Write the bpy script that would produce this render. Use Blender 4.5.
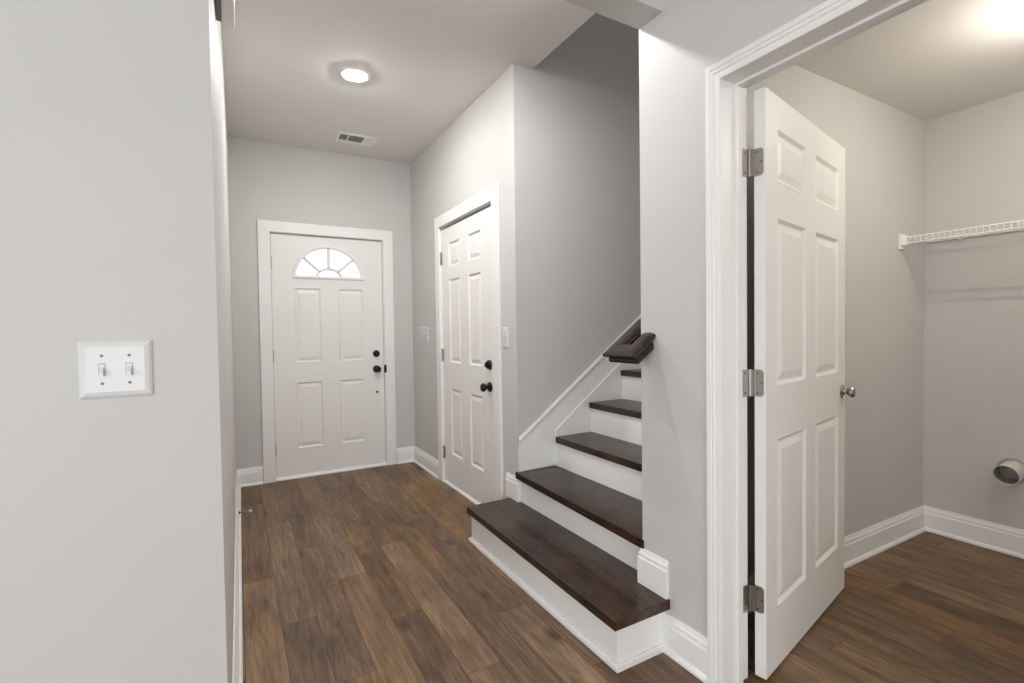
import bpy, bmesh, math, random
from mathutils import Vector, Matrix

# ------------------------------------------------------------------ clear
for o in list(bpy.data.objects):
    bpy.data.objects.remove(o, do_unlink=True)
sc = bpy.context.scene
COL = sc.collection

# ------------------------------------------------------------------ camera
cam_d = bpy.data.cameras.new('camera')
cam_d.sensor_width = 36.0
cam_d.lens = 17.251
cam_d.clip_start = 0.02
cam = bpy.data.objects.new('camera', cam_d)
COL.objects.link(cam)
Fv = Vector((0.49035707, 0.87119826, -0.02373912))
Rv = Vector((0.87120385, -0.4907319, -0.0136402))
Uv = Vector((0.02353286, 0.01399305, 0.99962513))
m = Matrix.Identity(4)
for i in range(3):
    m[i][0] = Rv[i]; m[i][1] = Uv[i]; m[i][2] = -Fv[i]
m[2][3] = 1.22257
cam.matrix_world = m
sc.camera = cam

# ------------------------------------------------------------------ view + world
sc.view_settings.view_transform = 'Standard'
sc.view_settings.look = 'None'
sc.view_settings.gamma = 1.0
sc.view_settings.use_curve_mapping = False
sc.view_settings.exposure = 0.32
w = bpy.data.worlds.new('World'); sc.world = w
w.use_nodes = True
bg = w.node_tree.nodes['Background']
bg.inputs[0].default_value = (0.93, 0.97, 1.0, 1)
bg.inputs[1].default_value = 1.2


def area(name, loc, rot, sx, sy, power, color=(1, 1, 1), label=None):
    d = bpy.data.lights.new(name, 'AREA')
    d.shape = 'RECTANGLE'; d.size = sx; d.size_y = sy
    d.energy = power; d.color = color
    o = bpy.data.objects.new(name, d); COL.objects.link(o)
    o.location = loc; o.rotation_euler = rot
    return o


# area lights added for daylight from unseen windows behind and left of the camera
area('daylight_back', (-1.9, -4.3, 1.25), (math.radians(108), 0, 0), 4.0, 2.2, 62, (0.93, 0.965, 1.0))
area('side_fill', (-3.8, -1.6, 1.5), (math.radians(90), 0, math.radians(-90)), 3.0, 1.9, 72, (0.93, 0.965, 1.0))  # added side fill; the left wall has no window

def bulb(name, loc, power, color, r=0.2):
    d = bpy.data.lights.new(name, 'POINT')
    d.energy = power; d.color = color; d.shadow_soft_size = r
    o = bpy.data.objects.new(name, d); COL.objects.link(o); o.location = loc


# bulbs of the two laundry ceiling fittings
bulb('laundry_bulb', (2.66, 0.50, 2.26), 9.3, (1.0, 0.93, 0.83), 0.012)
bulb('laundry_bulb', (2.56, -0.47, 2.26), 9.3, (1.0, 0.93, 0.83), 0.012)
# unseen light added upstairs to lighten the top of the stairwell
area('stairwell_fill', (3.6, 1.98, 5.15), (0, 0, 0), 0.3, 0.3, 7.5, (1.0, 0.95, 0.89))

# ------------------------------------------------------------------ dims
XL0, XL1 = -0.036, -0.019        # hall left wall at y=1.446 and y=YF
XR = 1.448                        # closet wall
XW = 1.402                        # hall face of laundry wall
YF = 4.465                        # front wall
YC = 2.516                        # stairwell far wall
YE = 1.446                        # end of laundry wall
YH = 1.322                        # header front face
ZC = 2.776
ZH = 2.39
LX, LY, LZ = 3.555, 1.336, 2.414


# ------------------------------------------------------------------ materials
def lin(c):
    return tuple(((v / 255) / 12.92 if v / 255 <= 0.04045 else ((v / 255 + 0.055) / 1.055) ** 2.4) for v in c) + (1,)


def newmat(name):
    mt = bpy.data.materials.new(name); mt.use_nodes = True
    nt = mt.node_tree; b = nt.nodes['Principled BSDF']
    return mt, nt, b


def N(nt, t, **kw):
    n = nt.nodes.new(t)
    for k, v in kw.items():
        setattr(n, k, v)
    return n


def paint(name, rgb, rough=0.6, bump=0.0, scale=220, var=0.02, spec=0.4, coat=0.0):
    mt, nt, b = newmat(name)
    tc = N(nt, 'ShaderNodeTexCoord')
    ns = N(nt, 'ShaderNodeTexNoise'); ns.inputs['Scale'].default_value = 3.0
    nt.links.new(tc.outputs['Object'], ns.inputs['Vector'])
    mx = N(nt, 'ShaderNodeMix', data_type='RGBA')
    c = lin(rgb)
    mx.inputs['A'].default_value = tuple(v * (1 - var) for v in c[:3]) + (1,)
    mx.inputs['B'].default_value = tuple(min(1, v * (1 + var)) for v in c[:3]) + (1,)
    nt.links.new(ns.outputs['Fac'], mx.inputs['Factor'])
    nt.links.new(mx.outputs['Result'], b.inputs['Base Color'])
    b.inputs['Roughness'].default_value = rough
    b.inputs['Specular IOR Level'].default_value = spec
    b.inputs['Coat Weight'].default_value = coat
    if bump:
        n2 = N(nt, 'ShaderNodeTexNoise'); n2.inputs['Scale'].default_value = scale
        nt.links.new(tc.outputs['Object'], n2.inputs['Vector'])
        bp = N(nt, 'ShaderNodeBump'); bp.inputs['Strength'].default_value = bump
        bp.inputs['Distance'].default_value = 0.001
        nt.links.new(n2.outputs['Fac'], bp.inputs['Height'])
        nt.links.new(bp.outputs['Normal'], b.inputs['Normal'])
    return mt


M = {}
M['wall'] = paint('wall_paint', (207, 206, 203), 0.55, 0.12, 260, 0.012)
M['ceiling'] = paint('ceiling_paint', (236, 233, 228), 0.8, 0.1, 200, 0.012, 0.2)
M['trim'] = paint('trim_paint', (243, 242, 240), 0.35, 0, 0, 0.008)
M['door'] = paint('door_paint', (240, 239, 236), 0.38, 0.05, 300, 0.008)
M['plastic'] = paint('white_plastic', (222, 222, 223), 0.1, 0, 0, 0.004, 0.5)
M['chime'] = paint('chime_plastic', (246, 245, 243), 0.4, 0, 0, 0.01)
M['shade_grey'] = paint('shade_grey', (150, 147, 140), 0.45, 0, 0, 0.01)  # grey stands for shade in the toggle slots and behind the chime cover
M['white_metal'] = paint('white_enamel', (250, 249, 246), 0.35, 0, 0, 0.01)
M['pvc'] = paint('duct_liner', (214, 210, 202), 0.45, 0, 0, 0.02)
M['duct_in'] = paint('duct_inside', (170, 166, 158), 0.5, 0, 0, 0.06)
M['void'] = paint('register_void', (70, 68, 64), 0.8, 0, 0, 0.05)  # dark tone stands for shade in the hollow behind the louvers


def metal(name, rgb, rough, metallic=1.0):
    mt, nt, b = newmat(name)
    b.inputs['Base Color'].default_value = lin(rgb)
    b.inputs['Metallic'].default_value = metallic
    tc = N(nt, 'ShaderNodeTexCoord')
    ns = N(nt, 'ShaderNodeTexNoise'); ns.inputs['Scale'].default_value = 90
    nt.links.new(tc.outputs['Object'], ns.inputs['Vector'])
    mr = N(nt, 'ShaderNodeMapRange')
    mr.inputs['To Min'].default_value = rough * 0.85; mr.inputs['To Max'].default_value = rough * 1.15
    nt.links.new(ns.outputs['Fac'], mr.inputs['Value'])
    nt.links.new(mr.outputs['Result'], b.inputs['Roughness'])
    return mt


M['nickel'] = metal('satin_nickel', (172, 169, 164), 0.33)
M['screw'] = metal('screw_steel', (120, 116, 110), 0.4)
M['bronze'] = metal('oil_rubbed_bronze', (34, 30, 27), 0.3, 0.6)


def glass_mat():
    mt, nt, b = newmat('clear_glass')
    b.inputs['Base Color'].default_value = (0.98, 1, 1, 1)
    b.inputs['Roughness'].default_value = 0.0
    b.inputs['IOR'].default_value = 1.45
    b.inputs['Transmission Weight'].default_value = 1.0
    return mt


M['glass'] = glass_mat()


def emit(name, rgb, s):
    mt, nt, b = newmat(name)
    b.inputs['Base Color'].default_value = (1, 1, 1, 1)
    b.inputs['Emission Color'].default_value = rgb + (1,)
    b.inputs['Emission Strength'].default_value = s
    return mt


M['lamp'] = emit('lamp_diffuser', (1.0, 0.975, 0.95), 530)
M['lamp_b'] = emit('second_lamp_diffuser', (1.0, 0.985, 0.99), 430)
M['lamp2'] = emit('laundry_lamp_diffuser', (1.0, 0.95, 0.86), 12)


def wood_floor():
    mt, nt, b = newmat('vinyl_plank_floor')
    L = nt.links.new
    tc = N(nt, 'ShaderNodeTexCoord')
    sp = N(nt, 'ShaderNodeSeparateXYZ'); L(tc.outputs['Object'], sp.inputs[0])

    def mth(op, a, bb=None, c=None):
        n = N(nt, 'ShaderNodeMath', operation=op)
        for i, v in enumerate((a, bb, c)):
            if v is None: continue
            if isinstance(v, (int, float)): n.inputs[i].default_value = v
            else: L(v, n.inputs[i])
        return n.outputs[0]
    W, LEN = 0.137, 1.22
    xs = mth('DIVIDE', mth('SUBTRACT', sp.outputs['X'], 0.003), W)
    ci = mth('FLOOR', xs)
    fx = mth('FRACT', xs)
    off = mth('MULTIPLY_ADD', mth('SUBTRACT', ci, 1), 0.47, 0.20)
    ys = mth('DIVIDE', mth('ADD', sp.outputs['Y'], off), LEN)
    ri = mth('FLOOR', ys)
    fy = mth('FRACT', ys)
    cb = N(nt, 'ShaderNodeCombineXYZ'); L(ci, cb.inputs[0]); L(ri, cb.inputs[1])
    pn = N(nt, 'ShaderNodeTexWhiteNoise', noise_dimensions='3D'); L(cb.outputs[0], pn.inputs['Vector'])
    # tone of each plank
    tone = mth('FRACT', mth('MULTIPLY', mth('SINE', mth('ADD', mth('MULTIPLY_ADD', ci, 12.9, 248.833), mth('MULTIPLY', ri, 37.7))), 437.58))
    # grain coordinates, shifted per plank
    sc3 = N(nt, 'ShaderNodeVectorMath', operation='SCALE'); L(pn.outputs['Color'], sc3.inputs[0]); sc3.inputs['Scale'].default_value = 23.0
    ad = N(nt, 'ShaderNodeVectorMath', operation='ADD'); L(tc.outputs['Object'], ad.inputs[0]); L(sc3.outputs[0], ad.inputs[1])
    mp = N(nt, 'ShaderNodeMapping'); L(ad.outputs[0], mp.inputs['Vector']); mp.inputs['Scale'].default_value = (1, 0.09, 1)
    n1 = N(nt, 'ShaderNodeTexNoise'); L(mp.outputs[0], n1.inputs['Vector'])
    n1.inputs['Scale'].default_value = 16; n1.inputs['Detail'].default_value = 6; n1.inputs['Roughness'].default_value = 0.62
    n1.inputs['Distortion'].default_value = 0.9
    # cathedral rings : sine of a broad noise
    mp2 = N(nt, 'ShaderNodeMapping'); L(ad.outputs[0], mp2.inputs['Vector']); mp2.inputs['Scale'].default_value = (1, 0.13, 1)
    n2 = N(nt, 'ShaderNodeTexNoise'); L(mp2.outputs[0], n2.inputs['Vector'])
    n2.inputs['Scale'].default_value = 5.5; n2.inputs['Detail'].default_value = 2; n2.inputs['Distortion'].default_value = 0.5
    ring = mth('MULTIPLY_ADD', mth('SINE', mth('MULTIPLY', n2.outputs['Fac'], 130)), 0.5, 0.5)
    # fine pores
    mp3 = N(nt, 'ShaderNodeMapping'); L(ad.outputs[0], mp3.inputs['Vector']); mp3.inputs['Scale'].default_value = (1, 0.06, 1)
    n3 = N(nt, 'ShaderNodeTexNoise'); L(mp3.outputs[0], n3.inputs['Vector'])
    n3.inputs['Scale'].default_value = 150; n3.inputs['Detail'].default_value = 3
    # broad dark smudges and knots
    mp4 = N(nt, 'ShaderNodeMapping'); L(ad.outputs[0], mp4.inputs['Vector']); mp4.inputs['Scale'].default_value = (1, 0.42, 1)
    n4 = N(nt, 'ShaderNodeTexNoise'); L(mp4.outputs[0], n4.inputs['Vector'])
    n4.inputs['Scale'].default_value = 7.5; n4.inputs['Detail'].default_value = 3
    mp5 = N(nt, 'ShaderNodeMapping'); L(ad.outputs[0], mp5.inputs['Vector']); mp5.inputs['Scale'].default_value = (1, 0.055, 1)
    n5 = N(nt, 'ShaderNodeTexNoise'); L(mp5.outputs[0], n5.inputs['Vector'])
    n5.inputs['Scale'].default_value = 60; n5.inputs['Detail'].default_value = 6; n5.inputs['Roughness'].default_value = 0.7
    n5.inputs['Distortion'].default_value = 0.6
    v = mth('ADD', mth('MULTIPLY', n1.outputs['Fac'], 0.50), mth('MULTIPLY', ring, 0.07))
    v = mth('ADD', v, mth('MULTIPLY', mth('SUBTRACT', n5.outputs['Fac'], 0.5), 0.62))
    v = mth('ADD', v, 0.075)
    v = mth('ADD', v, mth('MULTIPLY', n3.outputs['Fac'], 0.22))
    v = mth('ADD', v, mth('MULTIPLY', mth('SUBTRACT', n4.outputs['Fac'], 0.5), 0.42))
    v = mth('ADD', v, mth('MULTIPLY', mth('SUBTRACT', tone, 0.5), 0.20))
    mpk = N(nt, 'ShaderNodeMapping'); L(ad.outputs[0], mpk.inputs['Vector']); mpk.inputs['Scale'].default_value = (1, 0.5, 1)
    vk = N(nt, 'ShaderNodeTexVoronoi'); L(mpk.outputs[0], vk.inputs['Vector']); vk.inputs['Scale'].default_value = 4.5
    kn = N(nt, 'ShaderNodeMapRange'); L(vk.outputs['Distance'], kn.inputs['Value'])
    kn.inputs['From Min'].default_value = 0.02; kn.inputs['From Max'].default_value = 0.16
    kn.inputs['To Min'].default_value = 0.30; kn.inputs['To Max'].default_value = 0.0
    v = mth('SUBTRACT', v, kn.outputs[0])
    cr = N(nt, 'ShaderNodeValToRGB'); L(v, cr.inputs[0])
    e = cr.color_ramp.elements
    e[0].position = 0.18; e[0].color = lin((64, 48, 36))
    e[1].position = 0.86; e[1].color = lin((176, 146, 112))
    a = e.new(0.40); a.color = lin((102, 79, 60))
    a = e.new(0.58); a.color = lin((132, 105, 80))
    # seams
    dx = mth('MULTIPLY', mth('SUBTRACT', 0.5, mth('ABSOLUTE', mth('SUBTRACT', fx, 0.5))), W)
    dy = mth('MULTIPLY', mth('SUBTRACT', 0.5, mth('ABSOLUTE', mth('SUBTRACT', fy, 0.5))), LEN)
    d = mth('MINIMUM', dx, dy)
    seam = N(nt, 'ShaderNodeMapRange'); L(d, seam.inputs['Value'])
    seam.inputs['From Min'].default_value = 0.0006; seam.inputs['From Max'].default_value = 0.0022
    seam.inputs['To Min'].default_value = 0.45; seam.inputs['To Max'].default_value = 1.0
    mul = N(nt, 'ShaderNodeMix', data_type='RGBA', blend_type='MULTIPLY'); mul.inputs['Factor'].default_value = 1
    L(cr.outputs['Color'], mul.inputs['A'])
    cbs = N(nt, 'ShaderNodeCombineXYZ')
    for i in range(3): L(seam.outputs[0], cbs.inputs[i])
    L(cbs.outputs[0], mul.inputs['B'])
    # per plank hue shift towards grey or red
    hs = N(nt, 'ShaderNodeHueSaturation'); L(mul.outputs['Result'], hs.inputs['Color'])
    spc = N(nt, 'ShaderNodeSeparateColor'); L(pn.outputs['Color'], spc.inputs[0])
    L(mth('MULTIPLY_ADD', spc.outputs[1], 0.25, 0.90), hs.inputs['Saturation'])
    L(hs.outputs['Color'], b.inputs['Base Color'])
    L(mth('MULTIPLY_ADD', n1.outputs['Fac'], 0.22, 0.36), b.inputs['Roughness'])
    b.inputs['Specular IOR Level'].default_value = 0.4
    bp = N(nt, 'ShaderNodeBump'); bp.inputs['Strength'].default_value = 0.25; bp.inputs['Distance'].default_value = 0.0012
    L(mth('ADD', mth('MULTIPLY', n3.outputs['Fac'], 0.5), seam.outputs[0]), bp.inputs['Height'])
    L(bp.outputs['Normal'], b.inputs['Normal'])
    return mt


M['floor'] = wood_floor()


def stain(name, axis='Y', dark=(22, 14, 10), mid=(52, 35, 25), light=(86, 60, 42), knot=None, rough=0.3):
    mt, nt, b = newmat(name)
    L = nt.links.new
    tc = N(nt, 'ShaderNodeTexCoord')
    mp = N(nt, 'ShaderNodeMapping'); L(tc.outputs['Object'], mp.inputs['Vector'])
    mp.inputs['Scale'].default_value = (1, 0.1, 1) if axis == 'Y' else (0.1, 1, 1)
    n1 = N(nt, 'ShaderNodeTexNoise'); L(mp.outputs[0], n1.inputs['Vector'])
    n1.inputs['Scale'].default_value = 34; n1.inputs['Detail'].default_value = 6; n1.inputs['Roughness'].default_value = 0.62
    n1.inputs['Distortion'].default_value = 1.1
    n2 = N(nt, 'ShaderNodeTexNoise'); L(tc.outputs['Object'], n2.inputs['Vector'])
    n2.inputs['Scale'].default_value = 5.0; n2.inputs['Detail'].default_value = 3
    mx = N(nt, 'ShaderNodeMath', operation='MULTIPLY_ADD'); L(n2.outputs['Fac'], mx.inputs[0]); mx.inputs[1].default_value = 0.7
    sb = N(nt, 'ShaderNodeMath', operation='SUBTRACT'); L(n1.outputs['Fac'], sb.inputs[0]); sb.inputs[1].default_value = 0.35
    L(sb.outputs[0], mx.inputs[2])
    cr = N(nt, 'ShaderNodeValToRGB'); L(mx.outputs[0], cr.inputs[0])
    e = cr.color_ramp.elements
    e[0].position = 0.28; e[0].color = lin(dark)
    e[1].position = 0.78; e[1].color = lin(light)
    a = e.new(0.5); a.color = lin(mid)
    out = cr.outputs['Color']
    if knot:
        vm = N(nt, 'ShaderNodeVectorMath', operation='SUBTRACT'); L(tc.outputs['Object'], vm.inputs[0]); vm.inputs[1].default_value = knot
        ms = N(nt, 'ShaderNodeVectorMath', operation='MULTIPLY'); L(vm.outputs[0], ms.inputs[0]); ms.inputs[1].default_value = (1, 0.6, 0.2)
        ln = N(nt, 'ShaderNodeVectorMath', operation='LENGTH'); L(ms.outputs[0], ln.inputs[0])
        mr = N(nt, 'ShaderNodeMapRange'); L(ln.outputs['Value'], mr.inputs['Value'])
        mr.inputs['From Min'].default_value = 0.008; mr.inputs['From Max'].default_value = 0.017
        mk = N(nt, 'ShaderNodeMix', data_type='RGBA'); L(mr.outputs[0], mk.inputs['Factor'])
        mk.inputs['A'].default_value = lin((18, 12, 9)); L(out, mk.inputs['B'])
        out = mk.outputs['Result']
    L(out, b.inputs['Base Color'])
    rr = N(nt, 'ShaderNodeMath', operation='MULTIPLY_ADD'); L(n1.outputs['Fac'], rr.inputs[0]); rr.inputs[1].default_value = 0.2; rr.inputs[2].default_value = rough - 0.1
    L(rr.outputs[0], b.inputs['Roughness'])
    b.inputs['Specular IOR Level'].default_value = 0.5
    bp = N(nt, 'ShaderNodeBump'); bp.inputs['Strength'].default_value = 0.15; bp.inputs['Distance'].default_value = 0.001
    L(n1.outputs['Fac'], bp.inputs['Height']); L(bp.outputs['Normal'], b.inputs['Normal'])
    return mt


M['tread'] = stain('stained_tread_wood', 'Y')
M['tread_knot'] = stain('stained_tread_wood_knot', 'Y', knot=(0.437, 0.0, 0.376))
M['rail'] = stain('stained_rail_wood', 'Y', (18, 11, 7), (40, 25, 16), (70, 46, 30), rough=0.2)


# ------------------------------------------------------------------ mesh helpers
def link(name, bm, mat, parent=None, bevel=0.0, seg=2, smooth=False, mats=None):
    bmesh.ops.recalc_face_normals(bm, faces=bm.faces)
    me = bpy.data.meshes.new(name)
    bm.to_mesh(me); bm.free()
    for mm in (mats or [mat]):
        me.materials.append(mm)
    if smooth:
        for p in me.polygons: p.use_smooth = True
    o = bpy.data.objects.new(name, me); COL.objects.link(o)
    if parent is not None: o.parent = parent
    if bevel:
        b = o.modifiers.new('bevel', 'BEVEL'); b.width = bevel; b.segments = seg; b.limit_method = 'ANGLE'
        b.angle_limit = math.radians(40)
    return o


def box(bm, x0, y0, z0, x1, y1, z1):
    v = [bm.verts.new(p) for p in ((x0, y0, z0), (x1, y0, z0), (x1, y1, z0), (x0, y1, z0), (x0, y0, z1), (x1, y0, z1), (x1, y1, z1), (x0, y1, z1))]
    for f in ((0, 3, 2, 1), (4, 5, 6, 7), (0, 1, 5, 4), (1, 2, 6, 5), (2, 3, 7, 6), (3, 0, 4, 7)):
        bm.faces.new([v[i] for i in f])
    return v


def prism(bm, poly, fn, a, b):
    """extrude a closed 2-D polygon between parameters a and b; fn(u,v,t)->xyz"""
    A = [bm.verts.new(fn(u, v, a)) for u, v in poly]
    B = [bm.verts.new(fn(u, v, b)) for u, v in poly]
    n = len(poly)
    bm.faces.new(A[::-1]); bm.faces.new(B)
    for i in range(n):
        j = (i + 1) % n
        bm.faces.new((A[i], A[j], B[j], B[i]))


def sweep(bm, prof, frames):
    """prof list of (s,t); frames list of (origin, svec, tvec)"""
    rings = [[bm.verts.new(o + s * sv + t * tv) for s, t in prof] for o, sv, tv in frames]
    n = len(prof)
    for k in range(len(rings) - 1):
        for i in range(n):
            j = (i + 1) % n
            bm.faces.new((rings[k][i], rings[k][j], rings[k + 1][j], rings[k + 1][i]))
    bm.faces.new(rings[0][::-1]); bm.faces.new(rings[-1])


def lathe(bm, prof, origin, axis, seg=32, cap=True):
    axis = Vector(axis).normalized()
    t = Vector((0, 0, 1)) if abs(axis.z) < 0.9 else Vector((1, 0, 0))
    a = axis.cross(t).normalized(); b = axis.cross(a)
    o = Vector(origin)
    rings = []
    for r, h in prof:
        rings.append([bm.verts.new(o + axis * h + (a * math.cos(2 * math.pi * i / seg) + b * math.sin(2 * math.pi * i / seg)) * max(r, 1e-5)) for i in range(seg)])
    for k in range(len(rings) - 1):
        for i in range(seg):
            j = (i + 1) % seg
            bm.faces.new((rings[k][i], rings[k][j], rings[k + 1][j], rings[k + 1][i]))
    if cap:
        bm.faces.new(rings[0][::-1]); bm.faces.new(rings[-1])


def rod(bm, p0, p1, r, seg=8):
    p0 = Vector(p0); p1 = Vector(p1)
    lathe(bm, [(r, 0), (r, (p1 - p0).length)], p0, p1 - p0, seg)


def tag(o, label, cat=None, group=None, kind=None):
    if label: o['label'] = label
    if cat: o['category'] = cat
    if group: o['group'] = group
    if kind: o['kind'] = kind
    return o


def empty(name, loc, rz=0.0):
    e = bpy.data.objects.new(name, None); COL.objects.link(e)
    e.empty_display_size = 0.1
    e.location = loc; e.rotation_euler = (0, 0, rz)
    return e


def struct(name, bm, mat, label, cat, **kw):
    o = link(name, bm, mat, **kw)
    return tag(o, label, cat, kind='structure')


# ------------------------------------------------------------------ room shell
bm = bmesh.new(); box(bm, -4.6, -4.8, -0.12, 5.4, 4.75, 0.0)
struct('floor', bm, M['floor'], 'brown wood-look plank floor running toward the front door', 'floor')

# openings: front door, closet door, laundry door
FX0, FX1, FZT = 0.255, 1.184, 2.055
CY0, CY1, CZT = 2.790, 3.722, 2.052
JY, JZ, LYN = 1.070, 2.030, 0.150

bm = bmesh.new()
box(bm, -0.30, YF, 0, FX0, YF + 0.14, ZC)
box(bm, FX1, YF, 0, 2.75, YF + 0.14, ZC)
box(bm, FX0, YF, FZT, FX1, YF + 0.14, ZC)
struct('wall_front', bm, M['wall'], 'greige wall around the white front door', 'wall')

bm = bmesh.new()
prism(bm, [(XL0, YE), (XL1, YF), (-0.30, YF), (-0.30, YE)], lambda u, v, t: (u, v, t), 0, ZC)
struct('wall_left', bm, M['wall'], 'long greige hall wall left of the front door', 'wall')

bm = bmesh.new(); box(bm, -4.6, YH - 0.002, 0, -0.036, YE, ZC)
struct('wall_near_left', bm, M['wall'], 'pale grey wall in the foreground carrying the white light switch', 'wall')

bm = bmesh.new()
box(bm, XR, YC, 0, XR + 0.115, CY0, ZC)
box(bm, XR, CY1, 0, XR + 0.115, YF, ZC)
box(bm, XR, CY0, CZT, XR + 0.115, CY1, ZC)
struct('wall_right', bm, M['wall'], 'greige wall holding the six-panel door right of the front door', 'wall')

bm = bmesh.new()
box(bm, XR + 0.115, YC, 0, 5.2, YC + 0.115, 5.2)
box(bm, XR, YC, ZC + 0.24, XR + 0.115, YC + 0.115, 5.2)
struct('wall_stair_far', bm, M['wall'], 'grey stairwell wall rising behind the dark treads', 'wall')

bm = bmesh.new()
box(bm, XW, YH + 0.014, 0, XW + 0.124, YE, ZC)
box(bm, XW, JY + 0.019, 0, XW + 0.124, YH + 0.014, ZC)
box(bm, XW, -4.8, 0, XW + 0.124, LYN - 0.019, ZC)
box(bm, XW, LYN - 0.019, JZ + 0.019, XW + 0.124, JY + 0.019, ZC)
struct('wall_laundry', bm, M['wall'], 'pale grey wall between the stairs and the laundry doorway', 'wall')

bm = bmesh.new()
box(bm, XW + 0.124, LY, 0, 5.2, YE, 5.2)
box(bm, XW, YH + 0.014, ZC + 0.24, XW + 0.124, YE, 5.2)
struct('wall_stair_near', bm, M['wall'], 'wall between the stairs and the laundry room', 'wall')

bm = bmesh.new()
box(bm, LX, -1.6, 0, LX + 0.115, LY, LZ + 0.3)
struct('wall_laundry_right', bm, M['wall'], 'warm grey laundry wall with the wire shelf and the duct stub', 'wall')
bm = bmesh.new()
box(bm, XW + 0.124, -1.715, 0, LX + 0.115, -1.6, LZ + 0.3)
struct('wall_laundry_near', bm, M['wall'], 'laundry wall out of view behind the doorway', 'wall')

bm = bmesh.new()
box(bm, 2.63, YC + 0.115, 0, 2.75, YF, ZC)  # unseen closing wall, added against light leaks round the door
struct('wall_closet', bm, M['wall'], 'unseen closet wall added to stop light leaking past the closed door', 'wall')

bm = bmesh.new()
box(bm, 5.2, LY, 0, 5.3, YC + 0.115, 5.2)
box(bm, 1.48, YE, ZC + 0.24, 1.58, YC, 5.2)
struct('wall_stair_upper', bm, M['wall'], 'upper stairwell wall above the hall ceiling', 'wall')

bm = bmesh.new()
box(bm, -4.6, -4.8, 0, -4.5, YH, ZC)
box(bm, -4.5, -4.8, 2.55, XW, -4.7, ZC)
box(bm, -4.5, -4.8, 0, -3.9, -4.7, 2.55)
box(bm, 1.2, -4.8, 0, XW, -4.7, 2.55)
struct('wall_back', bm, M['wall'], 'walls of the living area behind the viewpoint', 'wall')

bm = bmesh.new()
box(bm, -0.30, YE, ZC, 1.58, YC, ZC + 0.24)
box(bm, -0.30, YC, ZC, XR + 0.10, YF + 0.14, ZC + 0.24)
box(bm, XR + 0.10, YC + 0.06, ZC, 2.75, YF + 0.14, ZC + 0.24)
box(bm, -4.6, -4.8, ZC, XW + 0.124, YE, ZC + 0.24)
struct('ceiling', bm, M['ceiling'], 'grey-white hall ceiling with the round downlight and the air register', 'ceiling')
bm = bmesh.new(); box(bm, XW + 0.124, -1.6, LZ, LX, LY, LZ + 0.1)
struct('ceiling.001', bm, M['ceiling'], 'laundry room ceiling beyond the tall white door casing', 'ceiling')
bm = bmesh.new(); box(bm, 1.48, LY, 5.2, 5.3, YC + 0.115, 5.3)
struct('ceiling.002', bm, M['ceiling'], 'ceiling at the top of the stairwell', 'ceiling')

bm = bmesh.new(); box(bm, -0.036, YH, ZH, XW, YE, ZC)
struct('beam_header', bm, M['wall'], 'grey header beam crossing the hall above the stair wall corner', 'beam')


# ------------------------------------------------------------------ baseboards
BB = [(0, 0), (0.027, 0), (0.027, 0.008), (0.021, 0.018), (0.0155, 0.020), (0.0155, 0.104), (0.012, 0.110), (0.012, 0.122), (0.007, 0.132), (0.005, 0.142), (0, 0.142)]
BBU = [(0, 0), (0.0155, 0.0), (0.0155, 0.104), (0.012, 0.110), (0.012, 0.122), (0.007, 0.132), (0.005, 0.142), (0, 0.142)]


def bb_path(bm, pts, prof, z=0.0, close_ends=True):
    """pts : polyline (x,y) on the wall face, wall lies on its left side, moulding grows to the right"""
    P = [Vector((p[0], p[1], 0)) for p in pts]
    fr = []
    for i, p in enumerate(P):
        if i == 0: d0 = d1 = (P[1] - P[0]).normalized()
        elif i == len(P) - 1: d0 = d1 = (P[-1] - P[-2]).normalized()
        else: d0 = (P[i] - P[i - 1]).normalized(); d1 = (P[i + 1] - P[i]).normalized()
        n0 = Vector((d0.y, -d0.x, 0)); n1 = Vector((d1.y, -d1.x, 0))
        mtr = (n0 + n1); mtr = mtr / (mtr.length_squared / 2) if mtr.length > 1e-6 else n0
        fr.append((Vector((p.x, p.y, z)), mtr, Vector((0, 0, 1))))
    sweep(bm, prof, fr)


CW = 0.088    # casing width of the flat casings
bm = bmesh.new(); bb_path(bm, [(-0.036, YE + 0.002), (-0.019, YF), (FX0 - CW, YF)], BB)
struct('baseboard_left', bm, M['trim'], 'white baseboard along the left hall wall to the front door', 'baseboard', bevel=0)
bm = bmesh.new(); bb_path(bm, [(FX1 + CW, YF), (XR, YF), (XR, CY1 + CW)], BB)
struct('baseboard_front', bm, M['trim'], 'white baseboard in the corner between front door and side door', 'baseboard')
bm = bmesh.new(); bb_path(bm, [(XR, CY0 - CW), (XR, 2.606)], BB)
struct('baseboard_right', bm, M['trim'], 'short white baseboard between side door and stairs', 'baseboard')
bm = bmesh.new(); bb_path(bm, [(XW, 1.3295), (XW, 1.1235)], BB)
struct('baseboard_laundry_wall', bm, M['trim'], 'white baseboard between bottom step and tall door casing', 'baseboard')
# pieces standing on the first tread (return mitre at the wall ends)
bm = bmesh.new(); bb_path(bm, [(XR, 2.655), (XR, YC), (XR + 0.012, YC)], BBU, 0.2)
struct('baseboard_stair_left', bm, M['trim'], 'short white baseboard block on bottom tread beside the side door', 'baseboard', bevel=0.0015)
bm = bmesh.new(); bb_path(bm, [(XW + 0.02, YE), (XW, YE), (XW, 1.309)], BBU, 0.2)
struct('baseboard_stair_right', bm, M['trim'], 'short white baseboard block on bottom tread at the wall end', 'baseboard', bevel=0.0015)
bm = bmesh.new(); bb_path(bm, [(XW + 0.124, LY), (LX, LY), (LX, -1.6)], BB)
struct('baseboard_laundry', bm, M['trim'], 'white baseboard round the laundry room corner', 'baseboard')


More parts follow.
